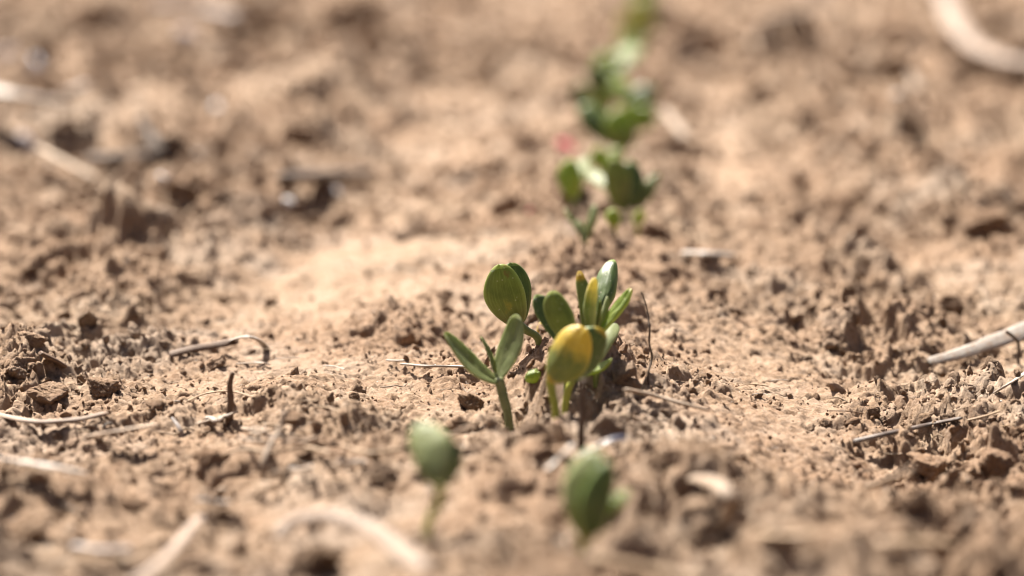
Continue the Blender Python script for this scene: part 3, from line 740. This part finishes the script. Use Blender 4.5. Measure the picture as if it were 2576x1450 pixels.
lay('straw', 'flat tan straw slab with a dark gap under it, left foreground', 'straw', [(225, 1098, .005), (300, 1085, .006), (390, 1068, .006)], 36, 'pale', .25)
lay('leaf_sheath', 'white flat leaf sheath blurred at the left edge', 'leaf sheath', [(-30, 1150, .004), (60, 1162, .005), (140, 1175, .006), (215, 1190, .004)], 42, 'white', .2, taper=(1.1, .8))
lay('husk', 'thick pale curved husk arching over a dark hollow, bottom left', 'husk', [(690, 1350, .006), (740, 1305, .011), (830, 1292, .014), (940, 1325, .013), (1080, 1430, .008)], 62, 'dull', .3, jag=.2, curl=.2, taper=(.8, 1.0))
lay('straw', 'broad tan straw slanting steeply at the bottom left', 'straw', [(330, 1470, .002), (420, 1400, .004), (505, 1300, .004)], 36, 'dull', .4, jag=.25)
lay('straw', 'short pale stick at the bottom left beside the steep straw', 'straw', [(180, 1375, .004), (260, 1385, .004), (330, 1382, .003)], 30, 'grey', .6)
lay('husk', 'curled pale husk with a dark hollow, right foreground', 'husk', [(1745, 1200, .004), (1800, 1208, .010), (1840, 1250, .010), (1830, 1310, .004)], 50, 'pale', .3, curl=.2)
lay('stick', 'blurred tan stick at the bottom edge right of the front seedling', 'stick', [(1480, 1405, .005), (1560, 1425, .005), (1660, 1445, .004), (1780, 1462, .003)], 50, 'tan', .7)
lay('stick', 'short tan stick at the bottom right', 'stick', [(2205, 1372, .006), (2300, 1366, .007), (2395, 1372, .006)], 38, 'tan', .6)
lay('stick', 'tan stick lying over a dark hollow, bottom right of centre', 'stick', [(1900, 1345, .005), (1990, 1350, .006), (2060, 1345, .005)], 30, 'tan', .5)
lay('straw', 'pale blurred straw stub slanting up in the right foreground', 'straw', [(2180, 1230, .001), (2240, 1205, .005), (2300, 1180, .009)], 24, 'pale', .6)
lay('straw', 'white sliver with a blue-black end behind the front right seedling', 'straw', [(1440, 1150, .006), (1490, 1128, .008), (1535, 1108, .009)], 13, 'white', .4)
tag(link('seed_chip', sweep('seed_chip', [Vector((0, 0, 0)), Vector((.003, .001, .001)), Vector((.006, .002, .001))], .0022, .0012, 12, seed=5), M['blue_black']),
    'tiny blue-black chip by the white sliver behind the front right seedling', 'chip').location = G(1512, 1118, .004)
lay('straw', 'small curled pale straw below the dark hollow in front of the cluster', 'straw', [(1372, 1185, .004), (1400, 1160, .006), (1425, 1135, .008), (1440, 1118, .004)], 18, 'white', .5)
lay('straw', 'pale stub standing by the dark hollow in front of the cluster', 'straw', [(1405, 1118, .002), (1408, 1095, .006), (1398, 1072, .010)], 14, 'pale', .7)
for (px, w, lb) in ((1060, 44, 'leftmost lump of the low ridge behind the open V seedling'), (1120, 52, 'second lump from the left on the low ridge'), (1175, 46, 'third lump of the low ridge, next to the oval-leaved seedling')):
    RIDGE.append((lb, px, 745, w))
lay('chip', 'white blurred chip on the soil right of the row, behind the cluster', 'chip', [(1722, 638, .002), (1780, 640, .003), (1838, 645, .002)], 34, 'white', .5)
lay('straw', 'white blurred straw piece slanting down at the far right', 'straw', [(2255, 235, .02), (2285, 290, .012), (2312, 345, .004)], 42, 'white', .4)
lay('straw', 'dull blurred straw above the white slanting one at the far right', 'straw', [(2265, 150, .02), (2290, 180, .016), (2310, 225, .008)], 30, 'pale', .4)
lay('leaf_strip', 'large pale curved leaf strip arching in the top right corner', 'leaf strip', [(2370, -40, .02), (2395, 40, .02), (2450, 110, .02), (2530, 150, .02), (2640, 165, .02)], 58, 'dull', .3, jag=.3)
lay('straw', 'dull pale straw lying blurred right of the far row', 'straw', [(1670, 275, .006), (1700, 310, .006), (1725, 345, .004)], 26, 'pale', .4)
lay('straw', 'two-tone tan straw slanting in the left middle distance', 'straw', [(95, 372, .014), (165, 410, .010), (248, 452, .004)], 26, 'tan', .6)
lay('stick', 'long dark stick lying level in the left middle distance', 'stick', [(225, 402, .004), (300, 398, .005), (385, 392, .004)], 46, 'dark', .6)
lay('stick', 'dark grey stick lying level behind the white pebble', 'stick', [(715, 450, .004), (800, 442, .006), (930, 436, .004)], 48, 'dark', .6)
lay('leaf_sheath', 'broad white leaf sheath blurred at the top left edge', 'leaf sheath', [(-60, 215, .03), (20, 235, .03), (100, 250, .024), (165, 262, .012)], 62, 'white', .3)
lay('straw', 'tan sliver near the broad white sheath at the top left', 'straw', [(150, 250, .012), (185, 228, .016), (215, 215, .016)], 34, 'white', .4)
lay('stick', 'blurred grey stick at the top left edge of the field', 'stick', [(380, 20, .05), (480, 25, .05), (600, 45, .04)], 36, 'grey', .6)
lay('straw', 'blurred dull straw lying level far right of the row top', 'straw', [(1910, 50, .01), (2010, 35, .01), (2120, 15, .01)], 36, 'pale', .4)
lay('husk', 'small brown oval husk among clods at the left edge', 'husk', [(100, 888, .004), (130, 903, .005), (160, 922, .002)], 28, 'brown', .5)
lay('straw', 'short white straw curl in the left foreground roots', 'straw', [(630, 1085, .004), (690, 1100, .006), (745, 1098, .005), (800, 1110, .003)], 10, 'pale', .8)
lay('straw', 'thin tan rootlet looping in the left foreground', 'straw', [(560, 1145, .003), (620, 1130, .006), (690, 1140, .004), (760, 1125, .003), (830, 1140, .003)], 12, 'tan', .8, jag=.2)
lay('straw', 'thin pale fibre lying beneath the twig stub', 'straw', [(470, 1010, .001), (520, 990, .002), (580, 985, .002), (640, 1000, .001)], 6, 'tan', .8, jag=.2)
lay('straw', 'thin straw lying slanted below the upright twig stub', 'straw', [(490, 1068, .002), (555, 1050, .003), (600, 1036, .003)], 9, 'pale', .6)
lay('straw', 'tan rootlet lying near the front left seedling leaf', 'straw', [(860, 1120, .003), (930, 1140, .004), (1010, 1130, .004)], 11, 'tan', .8, jag=.2)
lay('straw', 'short pale straw lying in front of the grey straw, right of cluster', 'straw', [(1565, 1060, .002), (1610, 1068, .002), (1665, 1062, .002)], 8, 'pale', .7)

for i in range(14):
    px, py = random.uniform(520, 1000), random.uniform(1040, 1270); a = random.uniform(-.6, .6); L_ = random.uniform(50, 130)
    pts = [(px + L_ * t * math.cos(a) + random.uniform(-12, 12), py + L_ * t * math.sin(a) * .4 + random.uniform(-7, 7), random.uniform(.0008, .005)) for t in (-.5, -.2, .1, .35, .5)]
    lay('rootlet', 'thin curled dry rootlet tangled in the left foreground soil', 'rootlet', pts, random.uniform(6, 13), random.choice(['pale', 'tan', 'pale', 'white']), .8, jag=.2, group='rootlets tangled in the left foreground')
for i in range(16):
    px, py = random.choice([(random.uniform(0, 1000), random.uniform(900, 1080)), (random.uniform(1650, 2576), random.uniform(940, 1150))]); a = random.uniform(-.5, .5); L_ = random.uniform(30, 90)
    pts = [(px + L_ * t * math.cos(a), py + L_ * t * math.sin(a) * .4 + random.uniform(-4, 4), random.uniform(.0004, .002)) for t in (-.5, 0, .5)]
    lay('straw_fibre', 'hair-thin straw fibre lying flat on the soil in the sharp band', 'fibre', pts, random.uniform(3, 7), random.choice(['pale', 'tan', 'white', 'brown']), .7, jag=.2, group='straw fibres in the sharp band')

# ------------------------------------------------------------------ clods and stones
clod_shapes = [rock('clod', 500 + i, 5, 1.0, .20, .72) for i in range(10)]
stone_shapes = [rock('stone', 700 + i, 3, 1.0, .05, .7) for i in range(4)]
def clod(label, px, py, w, shape=None, k=(1, 1, 1), m=CLOD, name='clod', cat='clod', group='soil clods', sink=.3, shapes=clod_shapes, rot=None):
    g = G(px, py + w * .22); mm = g.y / FPX; s = w * mm * .5
    i = random.randrange(len(shapes)) if shape is None else shape
    if not shapes[i].materials: shapes[i].materials.append(None)
    o = link(name, shapes[i]); o.material_slots[0].link = 'OBJECT'; o.material_slots[0].material = m
    o.location = g + Vector((0, s * .3, s * (.55 - sink))); o.scale = (s * k[0], s * k[1], s * k[2])
    o.rotation_euler = rot or (random.uniform(-.5, .5), random.uniform(-.5, .5), random.uniform(0, 6.28))
    tag(o, label, cat, group)
    return o
NAMED_CLODS = [
    ('large rough clod left of the flat crust, sharp in focus', 255, 965, 120), ('blocky clod beside the left edge, in focus', 120, 985, 110),
    ('crumbly clod at the left edge above the blocky one', 40, 925, 110), ('rounded clod by the brown oval husk', 75, 850, 90), ('dark wedge clod behind the left edge clods', 215, 800, 90),
    ('peaked clod just below the curled white husk', 545, 905, 80), ('dark round clod right of the bent straw', 742, 1052, 75),
    ('jagged clod right of the twig stub', 690, 985, 60), ('clod at the foot of the open V seedling', 1195, 1010, 85), ('shaded block in the hollow between the two stems', 1340, 1072, 80),
    ('clod between the open V seedling and the front left seedling', 1165, 1070, 95), ('rough clod right behind the yellow bean', 1560, 935, 90), ('dark clod touching the foot of the rootlet', 1590, 972, 60),
    ('crumbly clod right of the dead stem', 1535, 1070, 115), ('clod in the hollow in front of the stems', 1370, 1110, 60), ('clod behind the bent stem seedling', 1385, 700, 90), ('lump between the two back seedlings', 1330, 800, 70),
    ('block clod beneath the slanted dark straw', 2340, 1165, 120), ('dark clod at the right edge, in focus', 2510, 1150, 130), ('round clod above the slanted dark straw', 2195, 1035, 60), ('clod beside the thin tan straw', 2330, 1050, 50),
    ('big dark blurred clod in the top left corner', 250, 15, 190), ('dark blurred clod below the lilac-grey edge stone', 120, 205, 100), ('blurred clod on the top edge left of the row', 900, 25, 150),
    ('blurred brown clod between the top edge and the round dark lump', 1080, 95, 90), ('blurred clod right of the row near the top edge', 1760, 70, 110), ('blurred clod inside the top right corner arch', 2530, 60, 130), ('blurred brown clod under the far right slanting straw', 2330, 385, 90),
    ('large blurred clod overhanging a dark crack at the right edge', 2470, 545, 150), ('blurred lump left of the dark crack', 2330, 520, 80), ('blurred clod at the far left behind the tan straw', 460, 470, 90),
    ('dark blurred lump in the middle distance left of the row', 745, 325, 110), ('dark blurred lump left of the top of the row', 1285, 215, 100), ('blurred dark clod at the top left edge', 90, 110, 130),
    ('broad blurred lump along the top left edge', 640, 30, 170), ('pale blurred lump in the bottom left corner', 60, 1330, 150), ('blurred clod under the bottom left husk', 800, 1400, 170),
    ('blurred clod in front of the bottom edge stick', 1960, 1420, 150), ('blurred clod left of the front left seedling', 960, 1180, 110), ('knobbly clod under the curled right foreground husk', 1740, 1290, 110),
    ('blurred block at the bottom right corner', 2500, 1400, 170), ('rough clod below the right foreground stub', 2290, 1260, 110), ('single upright crumb below the pale short straw', 1855, 1145, 50), ('lump left of the steep bottom straw', 330, 1260, 110),
    ('dark lump in the left foreground beside the grey shard', 520, 1150, 80), ('rounded lump behind the olive seedling', 1330, 560, 50), ('crumb pile right of the pale sprout', 1650, 585, 70), ('clod far right beyond the white straw', 2400, 760, 90), ('dark clod in the furrow right of the rootlet', 2090, 835, 90),
]
for (lb, px, py, w) in NAMED_CLODS + RIDGE: clod(lb, px, py, w)
for (lb, px, py, w, m, nm, cat) in [
    ('white round blurred pebble below the dark grey stick', 845, 480, 40, 'stone_white', 'pebble', 'pebble'), ('flat white blurred pebble left of the round one', 722, 506, 44, 'stone_white', 'pebble', 'pebble'),
    ('small white blurred pebble right of the dark leaning stick', 500, 388, 30, 'stone_white', 'pebble', 'pebble'), ('white blurred pebble in the far left soil', 540, 268, 40, 'stone_white', 'pebble', 'pebble'),
    ('blurred lilac-grey stone near the top left', 475, 95, 80, 'stone_grey', 'stone', 'stone'), ('lilac-grey stone at the top left edge', 15, 135, 90, 'stone_grey', 'stone', 'stone'), ('grey stone beside the tan straw at left', 60, 360, 80, 'stone_grey', 'stone', 'stone'),
    ('pale blurred pebble above the far rough patch', 412, 448, 40, 'stone_white', 'pebble', 'pebble'), ('round pale stone at the top right of the row', 1930, 62, 60, 'stone_white', 'stone', 'stone'),
    ('pink coated seed beside the olive seedling', 1425, 372, 64, 'pink', 'seed', 'seed'), ('faded red seed on the soil left of the row', 1330, 527, 30, 'pink', 'seed', 'seed'),
    ('blue-black lump near the top left edge', 95, 165, 70, 'blue_black', 'stone', 'stone')]:
    clod(lb, px, py, w, m=M[m], name=nm, cat=cat, shapes=stone_shapes, group=None, k=(1, 1, 1))
# smaller clods, told apart only by what they lie next to
MARKS = [(580, 1010, 'upright twig stub'), (620, 870, 'curled white husk'), (1068, 1345, 'blurred front left seedling'), (1468, 1385, 'blurred front right seedling'), (1285, 1082, 'open V seedling'),
         (1400, 1047, 'yellow bean seedling'), (1632, 968, 'upright wiry rootlet'), (2280, 1085, 'slanted dark straw'), (2450, 880, 'bright white straw'), (120, 960, 'large left edge clods'), (1780, 640, 'white blurred chip'),
         (820, 445, 'level dark grey stick'), (1575, 555, 'dark spreading seedling'), (170, 410, 'tan straw far left'), (2285, 290, 'far right slanting straw'), (1800, 1260, 'curled right foreground husk'), (850, 1320, 'thick bottom left husk'),
         (100, 1170, 'white left edge sheath'), (2470, 600, 'dark crack at the right edge'), (1362, 858, 'bent-stem oval seedling'), (690, 1130, 'thin bent straw'), (2300, 1370, 'short bottom right stick'), (1100, 920, 'thin level cream straw'),
         (1680, 1005, 'grey-brown straw'), (722, 506, 'flat white pebble'), (2090, 835, 'dark furrow clod'), (1472, 620, 'narrow pale upright seedling'), (420, 1440, 'steep bottom left straw')]
def by_mark(px, py, size):
    mx, my, nm = min(MARKS, key=lambda q: (q[0] - px) ** 2 + (2.5 * (q[1] - py)) ** 2)
    dx, dy = px - mx, (py - my) * 2.5
    side = ('right of' if dx > 0 else 'left of') if abs(dx) > abs(dy) else ('in front of' if dy > 0 else 'behind')
    return '%s brown soil clod lying %s the %s' % (size, side, nm)
SMALL = 'small clods scattered on the seedbed'
def many(n, x0, x1, y0, y1, wmin, wmax):
    k = 0
    while k < n:
        px, py = random.uniform(x0, x1), random.uniform(y0, y1)
        fx, fy = flat(px, py)
        if random.random() > float(rough(np.array([fx]), np.array([fy]))[0]) * .7: continue
        if abs(px - 1380) < 170 and 820 < py < 1120: continue
        w = wmin + (wmax - wmin) * random.random() ** 2.2
        clod(by_mark(px, py, 'tiny' if w < wmin + .25 * (wmax - wmin) else 'small'), px, py, w * (py + 200) / 1200, group=SMALL, sink=.45); k += 1
many(48, 0, 1150, 780, 1150, 22, 55)
many(44, 1620, 2576, 820, 1200, 22, 55)
many(40, 0, 1300, 380, 780, 30, 75)
many(36, 1650, 2576, 330, 800, 30, 75)
many(30, 0, 2576, 1180, 1450, 30, 75)
for (bx, by) in ((1285, 1084), (1400, 1050), (1068, 1348), (1468, 1388), (1500, 965)):
    for dx, dy in ((-24, 2), (20, 6), (-6, 12), (30, -8)):
        clod(by_mark(bx + dx, by + dy, 'crumbled'), bx + dx + random.uniform(-5, 5), by + dy, random.uniform(16, 30), group=SMALL, sink=.4)
many(22, 1150, 1640, 960, 1150, 16, 38)
